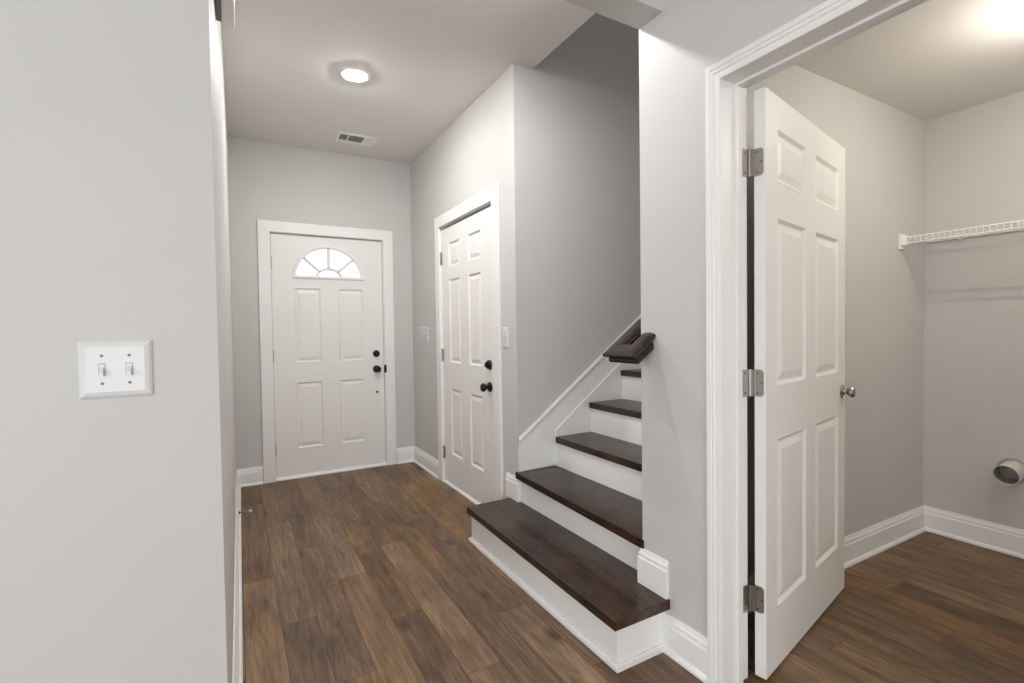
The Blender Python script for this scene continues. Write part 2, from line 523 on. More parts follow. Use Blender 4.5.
# ------------------------------------------------------------------ door casings
def u_casing(bm, prof, lo, hi, zt, fn):
    """mitred three-sided casing; prof (w outwards from opening, d out of the wall); fn(a, z, d)->xyz with a along wall"""
    rings = []
    for a, z, sa, sz in ((lo, 0, -1, 0), (lo, zt, -1, 1), (hi, zt, 1, 1), (hi, 0, 1, 0)):
        rings.append([bm.verts.new(fn(a + sa * wv, z + sz * wv, dv)) for wv, dv in prof])
    n = len(prof)
    for k in range(3):
        for i in range(n):
            j = (i + 1) % n
            bm.faces.new((rings[k][i], rings[k][j], rings[k + 1][j], rings[k + 1][i]))
    bm.faces.new(rings[0][::-1]); bm.faces.new(rings[-1])


FLAT = [(0, 0), (0, 0.0165), (0.002, 0.018), (CW - 0.002, 0.018), (CW, 0.0165), (CW, 0)]
# fluted colonial profile of the tall laundry casing (52 mm)
FLUT = [(0, 0), (0, 0.010), (0.003, 0.0115), (0.016, 0.0125), (0.018, 0.011), (0.021, 0.011), (0.024, 0.0145), (0.029, 0.016), (0.032, 0.0145),
        (0.034, 0.0145), (0.036, 0.0175), (0.043, 0.0185), (0.046, 0.017), (0.048, 0.018), (0.052, 0.018), (0.0535, 0.016), (0.0535, 0)]


def jamb(bm, lo, hi, zt, d0, d1, th, fn):
    """three-sided jamb lining from wall depth d0 to d1 (into the wall), thickness th outward"""
    prof = [(0, d0), (th, d0), (th, d1), (0, d1)]
    u_casing(bm, prof, lo, hi, zt, fn)


# front door frame (wall faces -y)
ff = lambda a, z, d: (a, YF - d, z)
bm = bmesh.new()
u_casing(bm, FLAT, FX0 + 0.004, FX1 - 0.004, FZT - 0.006, ff)
jamb(bm, FX0 + 0.008, FX1 - 0.008, FZT - 0.010, 0.0, -0.139, 0.007, ff)
jamb(bm, FX0 + 0.018, FX1 - 0.018, FZT - 0.020, -0.064, -0.100, 0.010, ff)
struct('trim_1', bm, M['trim'], 'flat white casing framing the front door', 'door casing', bevel=0.001)
# closet frame (wall faces -x)
fc = lambda a, z, d: (XR - d, a, z)
bm = bmesh.new()
u_casing(bm, FLAT, CY0 + 0.004, CY1 - 0.004, CZT - 0.006, fc)
jamb(bm, CY0 + 0.008, CY1 - 0.008, CZT - 0.010, 0.0, -0.114, 0.007, fc)
jamb(bm, CY0 + 0.018, CY1 - 0.018, CZT - 0.020, -0.064, -0.095, 0.010, fc)
struct('trim_2', bm, M['trim'], 'flat white casing framing the door on the right hall wall', 'door casing', bevel=0.001)
# laundry frame
fl = lambda a, z, d: (XW - d, a, z)
fl2 = lambda a, z, d: (XW + 0.124 + d, a, z)
bm = bmesh.new()
u_casing(bm, FLUT, LYN, JY, JZ, fl)
jamb(bm, LYN, JY, JZ, 0.0, -0.124, 0.0185, fl)
jamb(bm, LYN + 0.010, JY - 0.010, JZ - 0.010, -0.061, -0.087, 0.0095, fl)
u_casing(bm, FLUT, LYN - 0.006, JY + 0.006, JZ + 0.006, fl2)
struct('trim_3', bm, M['trim'], 'tall fluted white casing and jamb of the open laundry doorway', 'door casing', bevel=0.0008)


# ------------------------------------------------------------------ door leaves
def leaf_mesh(wd, ht, th, panels, arch=None):
    """door leaf in local coordinates: x 0..wd, z 0..ht, front y=0, back y=th. panels: (x0,z0,x1,z1)"""
    bm = bmesh.new()
    xs = sorted({0, wd} | {p[0] for p in panels} | {p[2] for p in panels} | ({arch[0] - arch[2] - 0.03, arch[0] + arch[2] + 0.03} if arch else set()))
    zs = sorted({0, ht} | {p[1] for p in panels} | {p[3] for p in panels} | ({arch[1]} if arch else set()))
    pf = []
    for side in (0, 1):
        y = 0 if side == 0 else th
        vg = {}
        def V(x, z):
            k = (round(x, 5), round(z, 5))
            if k not in vg: vg[k] = bm.verts.new((x, y, z))
            return vg[k]
        for i in range(len(xs) - 1):
            for j in range(len(zs) - 1):
                x0, x1, z0, z1 = xs[i], xs[i + 1], zs[j], zs[j + 1]
                cx, cz = (x0 + x1) / 2, (z0 + z1) / 2
                if arch and cz > arch[1] and abs(cx - arch[0]) < arch[2] + 0.03:
                    continue
                q = [V(x0, z0), V(x1, z0), V(x1, z1), V(x0, z1)]
                if side: q = q[::-1]
                f = bm.faces.new(q)
                for p in panels:
                    if p[0] < cx < p[2] and p[1] < cz < p[3]: pf.append((f, p))
        if arch:
            ax, az, rx, rz = arch
            X0, X1 = ax - rx - 0.03, ax + rx + 0.03
            n = 40
            inner, outer = [], []
            angs = [math.pi * k / n for k in range(n + 1)]
            for an in angs:
                c, s = math.cos(an), math.sin(an)
                inner.append(V(ax + rx * c, az + rz * s))
                t = min((X1 - ax) / abs(c) if abs(c) > 1e-6 else 1e9, (ht - az) / s if s > 1e-6 else 1e9)
                outer.append(V(ax + t * c, az + t * s))
            for k in range(n):
                ok, on = outer[k], outer[k + 1]
                q = [inner[k], ok, on, inner[k + 1]]
                # insert the square corner if crossed
                a0, a1 = ok.co, on.co
                if abs(a0.x - a1.x) > 1e-6 and abs(a0.z - a1.z) > 1e-6:
                    q = [inner[k], ok, V(X1 if a0.x > ax else X0, ht), on, inner[k + 1]]
                if side: q = q[::-1]
                bm.faces.new(q)
            if side == 0: ring0 = inner
            else: ring1 = inner
    if arch:
        for k in range(len(ring0) - 1):
            bm.faces.new((ring0[k], ring0[k + 1], ring1[k + 1], ring1[k]))
        bm.faces.new((ring0[0], ring0[-1], ring1[-1], ring1[0]))
    # panels
    bm.normal_update()
    for f, p in pf:
        for t, d in ((0.0015, 0.0015), (0.012, -0.0105), (0.007, 0.0), (0.024, 0.007), (0.002, 0.0)):
            bmesh.ops.inset_individual(bm, faces=[f], thickness=t, depth=d, use_even_offset=True)
    # edges of the slab
    def wall(a, b):
        q = [bm.verts.new(v) for v in a + b[::-1]]
        bm.faces.new(q)
    wall([(0, 0, 0), (wd, 0, 0)], [(0, th, 0), (wd, th, 0)])
    wall([(0, 0, ht), (wd, 0, ht)], [(0, th, ht), (wd, th, ht)])
    wall([(0, 0, 0), (0, 0, ht)], [(0, th, 0), (0, th, ht)])
    wall([(wd, 0, 0), (wd, 0, ht)], [(wd, th, 0), (wd, th, ht)])
    bmesh.ops.remove_doubles(bm, verts=bm.verts, dist=1e-5)
    return bm


def hinge(parent, loc, height, dark=False):
    """small barrel hinge seen edge-on, local coordinates of the door leaf"""
    bm = bmesh.new()
    x, y, z = loc
    rod(bm, (x, y, z - height / 2), (x, y, z + height / 2), 0.0075, 12)
    for s in (-1, 1):
        lathe(bm, [(0.0045, 0), (0.005, 0.003), (0.002, 0.006)], (x, y, z + s * height / 2), (0, 0, s), 10)
    box(bm, x - 0.012, y + 0.004, z - height / 2, x + 0.002, y + 0.0075, z + height / 2)
    return link('hinge', bm, M['nickel'], parent)


def knob_profile():
    return [(0.033, 0), (0.033, 0.006), (0.029, 0.011), (0.016, 0.013), (0.012, 0.017), (0.012, 0.028), (0.019, 0.034), (0.027, 0.043), (0.0285, 0.053), (0.024, 0.062), (0.013, 0.067), (0.0, 0.068)]


# --- front door
fw = FX1 - FX0 - 0.022
d1 = empty('door_1', (FX0 + 0.011, YF - 0.0, 0))
tag(d1, 'closed white front door with half-round glass fanlight and black hardware', 'door', kind='structure')
FD0 = 0.016   # setback of leaf
ax = 0.718 - FX0 - 0.011
z0 = 0.030
pn = [(0.435 - .266, 0.245 - z0, 0.645 - .266, 0.805 - z0), (0.787 - .266, 0.245 - z0, 0.998 - .266, 0.805 - z0),
      (0.435 - .266, 0.970 - z0, 0.645 - .266, 1.600 - z0), (0.787 - .266, 0.970 - z0, 0.998 - .266, 1.600 - z0)]
bm = leaf_mesh(fw, 2.040 - z0, 0.044, pn, arch=(ax, 1.700 - z0, 0.268, 0.245))
lf = link('door_leaf', bm, M['door'], d1)
lf.location = (0, FD0, z0)
# fanlight frame
bm = bmesh.new()
cz = 1.700 - z0
prof = [(-0.002, 0), (-0.002, -0.004), (0.004, -0.010), (0.018, -0.011), (0.026, -0.006), (0.028, 0)]
fr = []
for k in range(41):
    an = math.pi * k / 40
    c, s = math.cos(an), math.sin(an)
    fr.append((Vector((ax + 0.266 * c, 0, cz + 0.243 * s)), Vector((c, 0, s)), Vector((0, 1, 0))))
sweep(bm, prof, fr)
prism(bm, [(0.0, 0), (0.004, -0.010), (0.020, -0.011), (0.027, -0.006), (0.028, 0)], lambda u, v, t: (t, v, cz + 0.007 - u), ax - 0.294, ax + 0.294)
fan_o = link('fanlight_frame', bm, M['trim'], lf, smooth=False)
# muntins
bm = bmesh.new()
def bar(p, q, wdt=0.022):
    p = Vector(p); q = Vector(q); d = (q - p).normalized(); n = Vector((-d.z, 0, d.x)) * wdt / 2
    fr = [(p, n, Vector((0, 1, 0))), (q, n, Vector((0, 1, 0)))]
    sweep(bm, [(-1, 0.010), (-0.6, 0.002), (0.6, 0.002), (1, 0.010), (1, 0.034), (-1, 0.034)], fr)
ri, rk = 0.100, 0.070
for an in (90, 139, 41):
    c, s = math.cos(math.radians(an)), math.sin(math.radians(an))
    # spokes leave the inner half round and reach the outer rim
    bar((ax + (ri) * c, 0, cz + rk * s), (ax + 0.268 * c, 0, cz + 0.244 * s))
fr = []
for k in range(25):
    an = math.pi * k / 24
    c, s = math.cos(an), math.sin(an)
    fr.append((Vector((ax + ri * c, 0, cz + rk * s)), Vector((c, 0, s)), Vector((0, 1, 0))))
sweep(bm, [(-0.011, 0.010), (-0.007, 0.002), (0.007, 0.002), (0.011, 0.010), (0.011, 0.034), (-0.011, 0.034)], fr)
link('fanlight_muntin', bm, M['trim'], lf)
# glass
bm = bmesh.new()
gp = [(ax + 0.268 * math.cos(math.pi * k / 40), cz + 0.245 * math.sin(math.pi * k / 40)) for k in range(41)]
prism(bm, gp, lambda u, v, t: (u, t, v), 0.018, 0.024)
link('fanlight_glass', bm, M['glass'], lf)
# hardware
kx = 1.108 - FX0 - 0.011
bm = bmesh.new(); lathe(bm, knob_profile(), (kx, FD0 - 0.0005, 0.885), (0, -1, 0), 32)
link('knob', bm, M['bronze'], d1, smooth=True).modifiers.new('es', 'EDGE_SPLIT')
bm = bmesh.new(); lathe(bm, [(0.031, 0), (0.031, 0.005), (0.026, 0.013), (0.010, 0.014), (0.009, 0.014)], (kx, FD0 - 0.0005, 1.024), (0, -1, 0), 32)
box(bm, kx - 0.005, FD0 - 0.034, 1.024 - 0.017, kx + 0.005, FD0 - 0.012, 1.024 + 0.017)
link('deadbolt', bm, M['bronze'], d1)
bm = bmesh.new(); lathe(bm, [(0.010, 0), (0.010, 0.004), (0.006, 0.006), (0.0, 0.006)], (kx, FD0 - 0.0005, 0.676), (0, -1, 0), 20)
link('bolt_button', bm, M['bronze'], d1)
bm = bmesh.new(); box(bm, fw - 0.001, -0.019, 0.85, fw + 0.018, -0.0185 + 0.022, 0.92)
link('strike_plate', bm, M['bronze'], d1, bevel=0.002)
for z in (1.80, 1.03, 0.255):
    hinge(d1, (-0.0035, FD0 - 0.007, z), 0.10)
bm = bmesh.new()
prism(bm, [(-0.012, 0.0), (-0.012, 0.010), (0.004, 0.027), (0.10, 0.027), (0.139, 0.0)], lambda u, v, t: (t, u, v), -0.003, fw + 0.003)
link('threshold', bm, M['trim'], d1, bevel=0.001)

# --- closet door (leaf local x runs from near edge to far edge); wall faces -x so rotate 90 deg
cw = CY1 - CY0 - 0.022
d2 = empty('door_2', (XR, CY0 + 0.011, 0), math.radians(90))
# local x -> +Y, local y -> -X ; use mirrored mesh so that front faces -x
tag(d2, 'closed white six-panel door with black knob in the right hall wall', 'door', kind='structure')
z0 = 0.024
o_ = CY0 + 0.011
yA, yB, yC, yD = 3.000 - o_, 3.208 - o_, 3.355 - o_, 3.565 - o_
pn = []
for (a, b) in ((yA, yB), (yC, yD)):
    for (c, d) in ((0.255, 0.775), (0.975, 1.622), (1.712, 1.905)):
        pn.append((a, c - z0, b, d - z0))
bm = leaf_mesh(cw, 2.022 - z0, 0.040, pn)
for v in bm.verts: v.co.y = -v.co.y
lf = link('door_leaf', bm, M['door'], d2); lf.location = (0, -0.006, z0)
kx = 2.884 - o_
bm = bmesh.new(); lathe(bm, knob_profile(), (kx, -0.0055, 0.848), (0, 1, 0), 32)
link('knob', bm, M['bronze'], d2, smooth=True).modifiers.new('es', 'EDGE_SPLIT')
bm = bmesh.new(); lathe(bm, [(0.032, 0), (0.032, 0.006), (0.027, 0.018), (0.013, 0.021), (0.011, 0.021)], (kx, -0.0055, 0.995), (0, 1, 0), 32)
box(bm, kx - 0.005, 0.012, 0.995 - 0.016, kx + 0.005, 0.030, 0.995 + 0.016)
link('deadbolt', bm, M['bronze'], d2)
for z in (1.80, 1.03, 0.245):
    bm = bmesh.new()
    rod(bm, (cw + 0.004, 0.002, z - 0.05), (cw + 0.004, 0.002, z + 0.05), 0.0075, 12)
    box(bm, cw - 0.010, -0.0065, z - 0.05, cw + 0.008, -0.0045, z + 0.05)
    link('hinge', bm, M['nickel'], d2)
bm = bmesh.new()
prism(bm, [(0.010, 0.0), (0.010, 0.010), (-0.004, 0.021), (-0.09, 0.021), (-0.112, 0.0)], lambda u, v, t: (t, u, v), -0.003, cw + 0.003)
link('threshold', bm, M['trim'], d2, bevel=0.001)

# --- laundry door, open. local x from hinge edge to free edge, local y=0 the face seen from the hall
d3 = empty('door_3', (1.555, 1.020, 0), math.radians(12.1))
tag(d3, 'open white six-panel laundry door with silver knob and hinges', 'door', kind='structure')
z0 = 0.012
LW = 0.888
s = LW / 0.888
pn = []
for (a, b) in ((0.098, 0.383), (0.492, 0.786)):
    for (c, d) in ((0.229, 0.828), (1.012, 1.600), (1.722, 1.907)):
        pn.append((a * s, c - z0, b * s, d - z0))
bm = leaf_mesh(LW, 2.020 - z0, 0.037, pn)
lf = link('door_leaf', bm, M['door'], d3, bevel=0.0012); lf.location = (0, 0, z0)


def rounded_plate(bm, fn, w_, h_, r, t0, t1, left=True):
    """plate with the two corners on the far side rounded. local u 0..w_, v -h/2..h/2"""
    pts = [(0, -h_ / 2)]
    for k in range(7):
        a = -math.pi / 2 + k * math.pi / 12
        pts.append((w_ - r + r * math.cos(a), -h_ / 2 + r + r * math.sin(a)))
    for k in range(7):
        a = k * math.pi / 12
        pts.append((w_ - r + r * math.cos(a), h_ / 2 - r + r * math.sin(a)))
    pts.append((0, h_ / 2))
    prism(bm, pts, fn, t0, t1)


rz = math.radians(12.1)
def to_local(x, y):
    dx, dy = x - 1.555, y - 1.020
    return (dx * math.cos(rz) + dy * math.sin(rz), -dx * math.sin(rz) + dy * math.cos(rz))
kl = to_local(1.536, 1.066)          # knuckle axis in leaf coordinates
for z in (1.777, 1.030, 0.283):
    bm = bmesh.new()
    rod(bm, (kl[0], kl[1], z - 0.046), (kl[0], kl[1], z + 0.046), 0.0068, 14)
    for zz in (z - 0.0155, z + 0.0155, z - 0.031, z + 0.031):
        lathe(bm, [(0.0072, -0.0005), (0.0072, 0.0005)], (kl[0], kl[1], zz), (0, 0, 1), 14)
    # leaf on the door edge (local plane x=0, spanning y)
    rounded_plate(bm, lambda u, v, t: (-t, 0.0385 - u, z + v), 0.032, 0.092, 0.012, 0.0002, 0.0028)
    box(bm, min(kl[0], -0.0028), 0.034, z - 0.045, -0.0002, kl[1] + 0.003, z + 0.045)
    # leaf on the jamb, world plane y=JY facing -y, x from knuckle back into the doorway
    def wj(u, v, t):
        a, b = to_local(1.528 - u, JY - t)
        return (a, b, z + v)
    rounded_plate(bm, wj, 0.036, 0.092, 0.012, 0.0002, 0.0028)
    hg = link('hinge', bm, M['nickel'], d3, bevel=0)
    bm = bmesh.new()
    for (u, v) in ((0.012, 0.034), (0.026, 0.0), (0.012, -0.034)):
        lathe(bm, [(0.0038, 0), (0.0034, 0.0012), (0.0, 0.0014)], (-0.0027, 0.0385 - u, z + v), (-1, 0, 0), 12)
        a, b = to_local(1.524 - u, JY - 0.0027); a2, b2 = to_local(1.524 - u, JY - 0.0127)
        lathe(bm, [(0.0038, 0), (0.0034, 0.0012), (0.0, 0.0014)], (a, b, z + v), (a2 - a, b2 - b, 0), 12)
    link('screw', bm, M['screw'], hg)
# knobs both sides
for sgn, y in ((-1, 0.0003), (1, 0.0367)):
    bm = bmesh.new()
    lathe(bm, [(0.030, 0), (0.030, 0.003), (0.026, 0.007), (0.013, 0.009), (0.010, 0.012), (0.010, 0.020), (0.016, 0.025), (0.024, 0.034), (0.0245, 0.041), (0.021, 0.048), (0.012, 0.051), (0, 0.0515)],
          (LW - 0.046, y, 0.925), (0, sgn, 0), 32)
    link('knob', bm, M['nickel'], d3, smooth=True).modifiers.new('es', 'EDGE_SPLIT')

# ------------------------------------------------------------------ staircase
st = empty('staircase', (1.15, 2.0, 0))
tag(st, 'wooden staircase with dark stained treads and white risers rising to the right', 'staircase')
def wl(bm):       # shift world coords into the empty's frame
    bmesh.ops.translate(bm, verts=bm.verts, vec=(-1.15, -2.0, 0)); return bm
tops = [0.200, 0.376, 0.560, 0.751, 0.944, 1.135, 1.326, 1.517, 1.708]
nose = [1.132, 1.415, 1.704, 1.968, 2.236, 2.502, 2.768, 3.034, 3.300]
TH = 0.038
for i in range(9):
    zt = tops[i]; xn = nose[i]
    zb = tops[i - 1] if i else 0.0
    back = (nose[i + 1] + 0.012 + 0.010) if i < 8 else nose[i] + 0.3
    bm = bmesh.new()
    if i == 0:
        P = [(1.130, 1.302), (1.146, 2.600), (1.4475, 2.600), (1.4475, YC - 0.001), (1.470, YC - 0.001), (1.470, YE + 0.001), (1.4015, YE + 0.001), (1.4015, 1.302)]
    elif i == 1:
        P = [(1.397, YE - 0.010), (1.431, YC + 0.008), (1.447, YC + 0.008), (1.447, YC - 0.001), (back, YC - 0.001), (back, YE + 0.001), (1.401, YE + 0.001), (1.401, YE - 0.010)]
    else:
        P = [(xn, YE + 0.001), (xn, YC - 0.017), (back, YC - 0.017), (back, YE + 0.001)]
    prism(bm, P, lambda u, v, t: (u, v, t), zt - TH, zt)
    t = link('tread', wl(bm), M['tread_knot'] if i == 1 else M['tread'], st, bevel=0.003)
    # riser
    bm = bmesh.new()
    if i == 0:
        P = [(1.165, 1.330), (1.165, 2.578), (1.4475, 2.578), (1.4475, 2.517), (1.4475, 1.455), (1.4015, 1.440), (1.4015, 1.330)]
        prism(bm, P, lambda u, v, t: (u, v, t), 0, zt - TH)
        P = [(1.150, 1.315), (1.150, 2.593), (1.165, 2.593), (1.165, 1.330), (1.4015, 1.330), (1.4015, 1.315)]
        prism(bm, P, lambda u, v, t: (u, v, t), 0, 0.016)
        prism(bm, [(1.158, 1.322), (1.158, 2.586), (1.165, 2.586), (1.165, 1.330), (1.4015, 1.330), (1.4015, 1.322)], lambda u, v, t: (u, v, t), 0.016, 0.024)
    else:
        xr_ = xn + (0.012 if i > 1 else 0.040)
        box(bm, xr_, YE + 0.001, zb - (0.0 if i == 1 else 0.0), xr_ + 0.016, YC - (0.017 if i > 1 else 0.001), zt - TH)
    link('riser', wl(bm), M['trim'], st, bevel=0.0008)
# skirt board on far wall
sl = 0.7468
zs = lambda x: 0.586 + sl * (x - 1.457)
bm = bmesh.new()
prism(bm, [(1.4485, 0.3765), (1.4485, zs(1.4485)), (3.5, zs(3.5)), (3.5, zs(3.5) - 0.45), (1.8, zs(1.8) - 0.453)], lambda u, v, t: (u, t, v), YC - 0.008, YC - 0.0005)
prism(bm, [(1.711, 0.3765), (1.711, zs(1.711) - 0.176), (3.5, zs(3.5) - 0.176), (3.5, zs(3.5) - 0.45), (1.8, zs(1.8) - 0.453)], lambda u, v, t: (u, t, v), YC - 0.016, YC - 0.008)
# cap moulding
nv = Vector((-sl, 0, 1)).normalized(); dv = Vector((1, 0, sl)).normalized()
p0 = Vector((1.4485, YC - 0.0005, zs(1.4485))); p1 = Vector((3.5, YC - 0.0005, zs(3.5)))
vert = Vector((0, 0, 1))
sweep(bm, [(0, 0), (0, 0.012), (-0.010, 0.016), (-0.018, 0.016), (-0.026, 0.011), (-0.026, 0.0)], [(p0, vert * 1.25, Vector((0, -1, 0))), (p1, vert * 1.25, Vector((0, -1, 0)))])
link('skirt_board', wl(bm), M['trim'], st, bevel=0.0008)

# ------------------------------------------------------------------ handrail
hr = empty('handrail', (1.40, 1.52, 1.15))
tag(hr, 'dark stained wooden handrail with return end wrapping the wall corner', 'handrail')
a = math.atan(0.71)
u = Vector((math.cos(a), 0, math.sin(a))); n = Vector((-math.sin(a), 0, math.cos(a))); vy = Vector((0, 1, 0))
rp = [(-0.0375, 0.008), (-0.0375, 0.012), (-0.030, 0.017), (-0.012, 0.020), (0.012, 0.020), (0.030, 0.017), (0.0375, 0.012), (0.0375, 0.008), (0.032, -0.001), (0.026, -0.008), (0.024, -0.015), (0.028, -0.019), (0.028, -0.031), (-0.028, -0.031), (-0.028, -0.019), (-0.024, -0.015), (-0.026, -0.008), (-0.032, -0.001)]
# centreline corners
hw = 0.0375
A = Vector((1.295, 1.550 - hw, 1.106)) + u * hw      # outer corner at (x=1.295,y=1.55)
B = Vector((A.x, 1.366 + hw, A.z))
C = B + u * ((XW - 0.0015 - B.x) / u.x)
Dp = A + u * 2.2
bm = bmesh.new()
frames = [(Dp, vy, n), (A, (vy - u), n), (B, (-vy - u), n), (C, -vy, n)]
sweep(bm, rp, frames)
# plumb cut where it meets the wall
for vtx in bm.verts:
    if vtx.co.y < 1.445 and vtx.co.x > XW - 0.04 and (vtx.co - C).length < 0.06:
        k = (XW - 0.0015 - vtx.co.x) / u.x
        vtx.co += u * k
bmesh.ops.translate(bm, verts=bm.verts, vec=(-1.40, -1.52, -1.15))
link('rail', bm, M['rail'], hr, bevel=0.0012)
for xx in (1.75, 2.7):
    q = A + u * ((xx - A.x) / u.x)
    bm = bmesh.new()
    lathe(bm, [(0.030, 0), (0.030, 0.004), (0.024, 0.007), (0.0, 0.007)], (q.x, YE + 0.0005, q.z - 0.09), (0, 1, 0), 20)
    pts = [Vector((q.x, YE + 0.005, q.z - 0.09)), Vector((q.x, YE + 0.05, q.z - 0.085)), Vector((q.x, 1.52, q.z - 0.06)), Vector((q.x, 1.52, q.z - 0.038))]
    for i in range(3): rod(bm, pts[i], pts[i + 1], 0.006, 10)
    bmesh.ops.translate(bm, verts=bm.verts, vec=(-1.40, -1.52, -1.15))
    link('bracket', bm, M['bronze'], hr)

# ------------------------------------------------------------------ switches and outlet
def wallplate(root, w_, h_, d_, edge, mat=None):
    """plate in local x-z plane facing -y, back at y=0"""
    bm = bmesh.new()
    prf = [(0, 0), (0.0, -0.35 * d_), (edge * 0.4, -0.8 * d_), (edge, -d_)]
    rings = []
    for e, y in prf:
        rings.append([bm.verts.new((sx * (w_ / 2 - e), y, sz * (h_ / 2 - e))) for sx, sz in ((-1, -1), (1, -1), (1, 1), (-1, 1))])
    for k in range(3):
        for i in range(4):
            j = (i + 1) % 4
            bm.faces.new((rings[k][i], rings[k][j], rings[k + 1][j], rings[k + 1][i]))
    bm.faces.new(rings[0][::-1]); bm.faces.new(rings[-1])
    return link('cover_plate', bm, mat or M['plastic'], root, bevel=0.0008)


def toggle(root, x, d_, up=True, z=0):
    bm = bmesh.new(); box(bm, x - 0.0062, -d_ - 0.0004, z - 0.0128, x + 0.0062, -d_ + 0.001, z + 0.0128)
    link('slot', bm, M['shade_grey'], root)  # shadow gap round the toggle, put in as grey colour
    bm = bmesh.new()
    prism(bm, [(-d_ + 0.001, -0.0115), (-d_ - 0.001, -0.0115), (-d_ - 0.001, 0.0115), (-d_ + 0.001, 0.0115)], lambda u, v, t: (t, u, z + v), x - 0.0052, x + 0.0052)
    tz = 0.009 if up else -0.009
    bmesh.ops.recalc_face_normals(bm, faces=bm.faces)
    prism(bm, [(-d_ - 0.0005, -0.006), (-d_ - 0.010, tz - 0.0035), (-d_ - 0.010, tz + 0.0035), (-d_ - 0.0005, 0.006)], lambda u, v, t: (t, u, z + v), x - 0.0038, x + 0.0038)
    return link('toggle', bm, M['plastic'], root, bevel=0.0006)


def screws(root, pts, d_):
    for x, z in pts:
        bm = bmesh.new(); lathe(bm, [(0.0032, 0), (0.003, 0.0008), (0.0, 0.0012)], (x, -d_ + 0.0002, z), (0, -1, 0), 12)
        link('screw', bm, M['screw'], root)


s1 = empty('light_switch', (-0.222, YH - 0.0025, 1.151))
tag(s1, 'large glossy white double toggle switch on the near left wall', 'light switch')
wallplate(s1, 0.124, 0.120, 0.0075, 0.013)
for x in (-0.023, 0.023): toggle(s1, x, 0.0075, False)
screws(s1, [(-0.023, 0.029), (0.023, 0.029), (-0.023, -0.029), (0.023, -0.029)], 0.0075)

s2 = empty('light_switch', (XR - 0.0003, 2.650, 1.177), math.radians(-90))
tag(s2, 'single white toggle switch between the black-knobbed side door and the stairs', 'light switch')
wallplate(s2, 0.073, 0.121, 0.006, 0.005)
toggle(s2, 0, 0.006, True)
screws(s2, [(0, 0.029), (0, -0.029)], 0.006)

s3 = empty('light_switch', (XR - 0.0003, 4.148, 1.196), math.radians(-90))
tag(s3, 'wide white switch plate left of the side door, near the front door corner', 'light switch')
wallplate(s3, 0.210, 0.121, 0.007, 0.006)
for x in (-0.069, -0.023, 0.023, 0.069): toggle(s3, x, 0.007, True)
screws(s3, [(x, z) for x in (-0.069, -0.023, 0.023, 0.069) for z in (-0.029, 0.029)], 0.007)

ot = empty('power_outlet', (-0.0255, 3.0, 0.36), math.radians(90))
tag(ot, 'white outlet plate low on the left hall wall above the baseboard', 'power outlet')
wallplate(ot, 0.073, 0.121, 0.006, 0.005)
for z in (-0.020, 0.020):
    bm = bmesh.new()
    pts = [(0.0165 * math.cos(2 * math.pi * k / 24), max(-0.0135, min(0.0135, 0.0165 * math.sin(2 * math.pi * k / 24)))) for k in range(24)]
    prism(bm, pts, lambda u, v, t: (u, t, v + z), -0.0055, -0.0078)
    link('receptacle', bm, M['plastic'], ot)
# small object tilt: follow the wall
ot.rotation_euler[2] = math.radians(90) - math.atan((XL1 - XL0) / (YF - YE))
ot.location.x = XL0 + (XL1 - XL0) * (3.0 - YE) / (YF - YE) + 0.0003

# ------------------------------------------------------------------ door stop on left baseboard
xw = XL0 + (XL1 - XL0) * (3.5 - YE) / (YF - YE) + 0.0157
ds = empty('door_stop', (xw, 3.53, 0.092))
tag(ds, 'small spring door stop sticking out of the left baseboard', 'door stop')
bm = bmesh.new(); lathe(bm, [(0.011, 0), (0.011, 0.003), (0.006, 0.006), (0.0, 0.006)], (0, 0, 0), (1, 0, 0), 16)
link('base', bm, M['bronze'], ds)
bm = bmesh.new()
fr = []
turns = 16
for k in range(turns * 10 + 1):
    an = 2 * math.pi * k / 10; x = 0.005 + 0.052 * k / (turns * 10); r = 0.0048
    fr.append((Vector((x, r * math.cos(an), r * math.sin(an))), Vector((0, math.cos(an), math.sin(an))), Vector((1, 0, 0))))
sweep(bm, [(0.0010 * math.cos(t * math.pi / 2), 0.0010 * math.sin(t * math.pi / 2)) for t in range(4)], fr)
link('spring', bm, M['nickel'], ds)
bm = bmesh.new(); lathe(bm, [(0.0065, 0), (0.008, 0.003), (0.008, 0.014), (0.006, 0.017), (0.0, 0.0175)], (0.056, 0, 0), (1, 0, 0), 16)
link('rubber_tip', bm, M['plastic'], ds)

# ------------------------------------------------------------------ door chime
yc = 1.76
xc = XL0 + (XL1 - XL0) * (yc + 0.2 - YE) / (YF - YE)
dc = empty('door_chime', (xc + 0.0008, yc, 2.282))
tag(dc, 'white door chime box high on the left hall wall', 'door chime')
bm = bmesh.new(); box(bm, 0, 0.008, 0.004, 0.016, 0.200, 0.175)
link('base_plate', bm, M['shade_grey'], dc, bevel=0.002)  # plate coloured grey for the shade between wall and cover
bm = bmesh.new()
pr = [(0.0165, 0.0)]
for k in range(7):
    t = -math.pi / 2 + k * math.pi / 12
    pr.append((0.040 + 0.014 * math.cos(t), 0.014 + 0.014 * math.sin(t)))
for k in range(7):
    t = k * math.pi / 12
    pr.append((0.040 + 0.014 * math.cos(t), 0.206 + 0.014 * math.sin(t)))
pr.append((0.0165, 0.220))
prism(bm, pr, lambda u, v, t: (u, v, t), -0.004, 0.185)
link('cover', bm, M['chime'], dc, bevel=0.002)

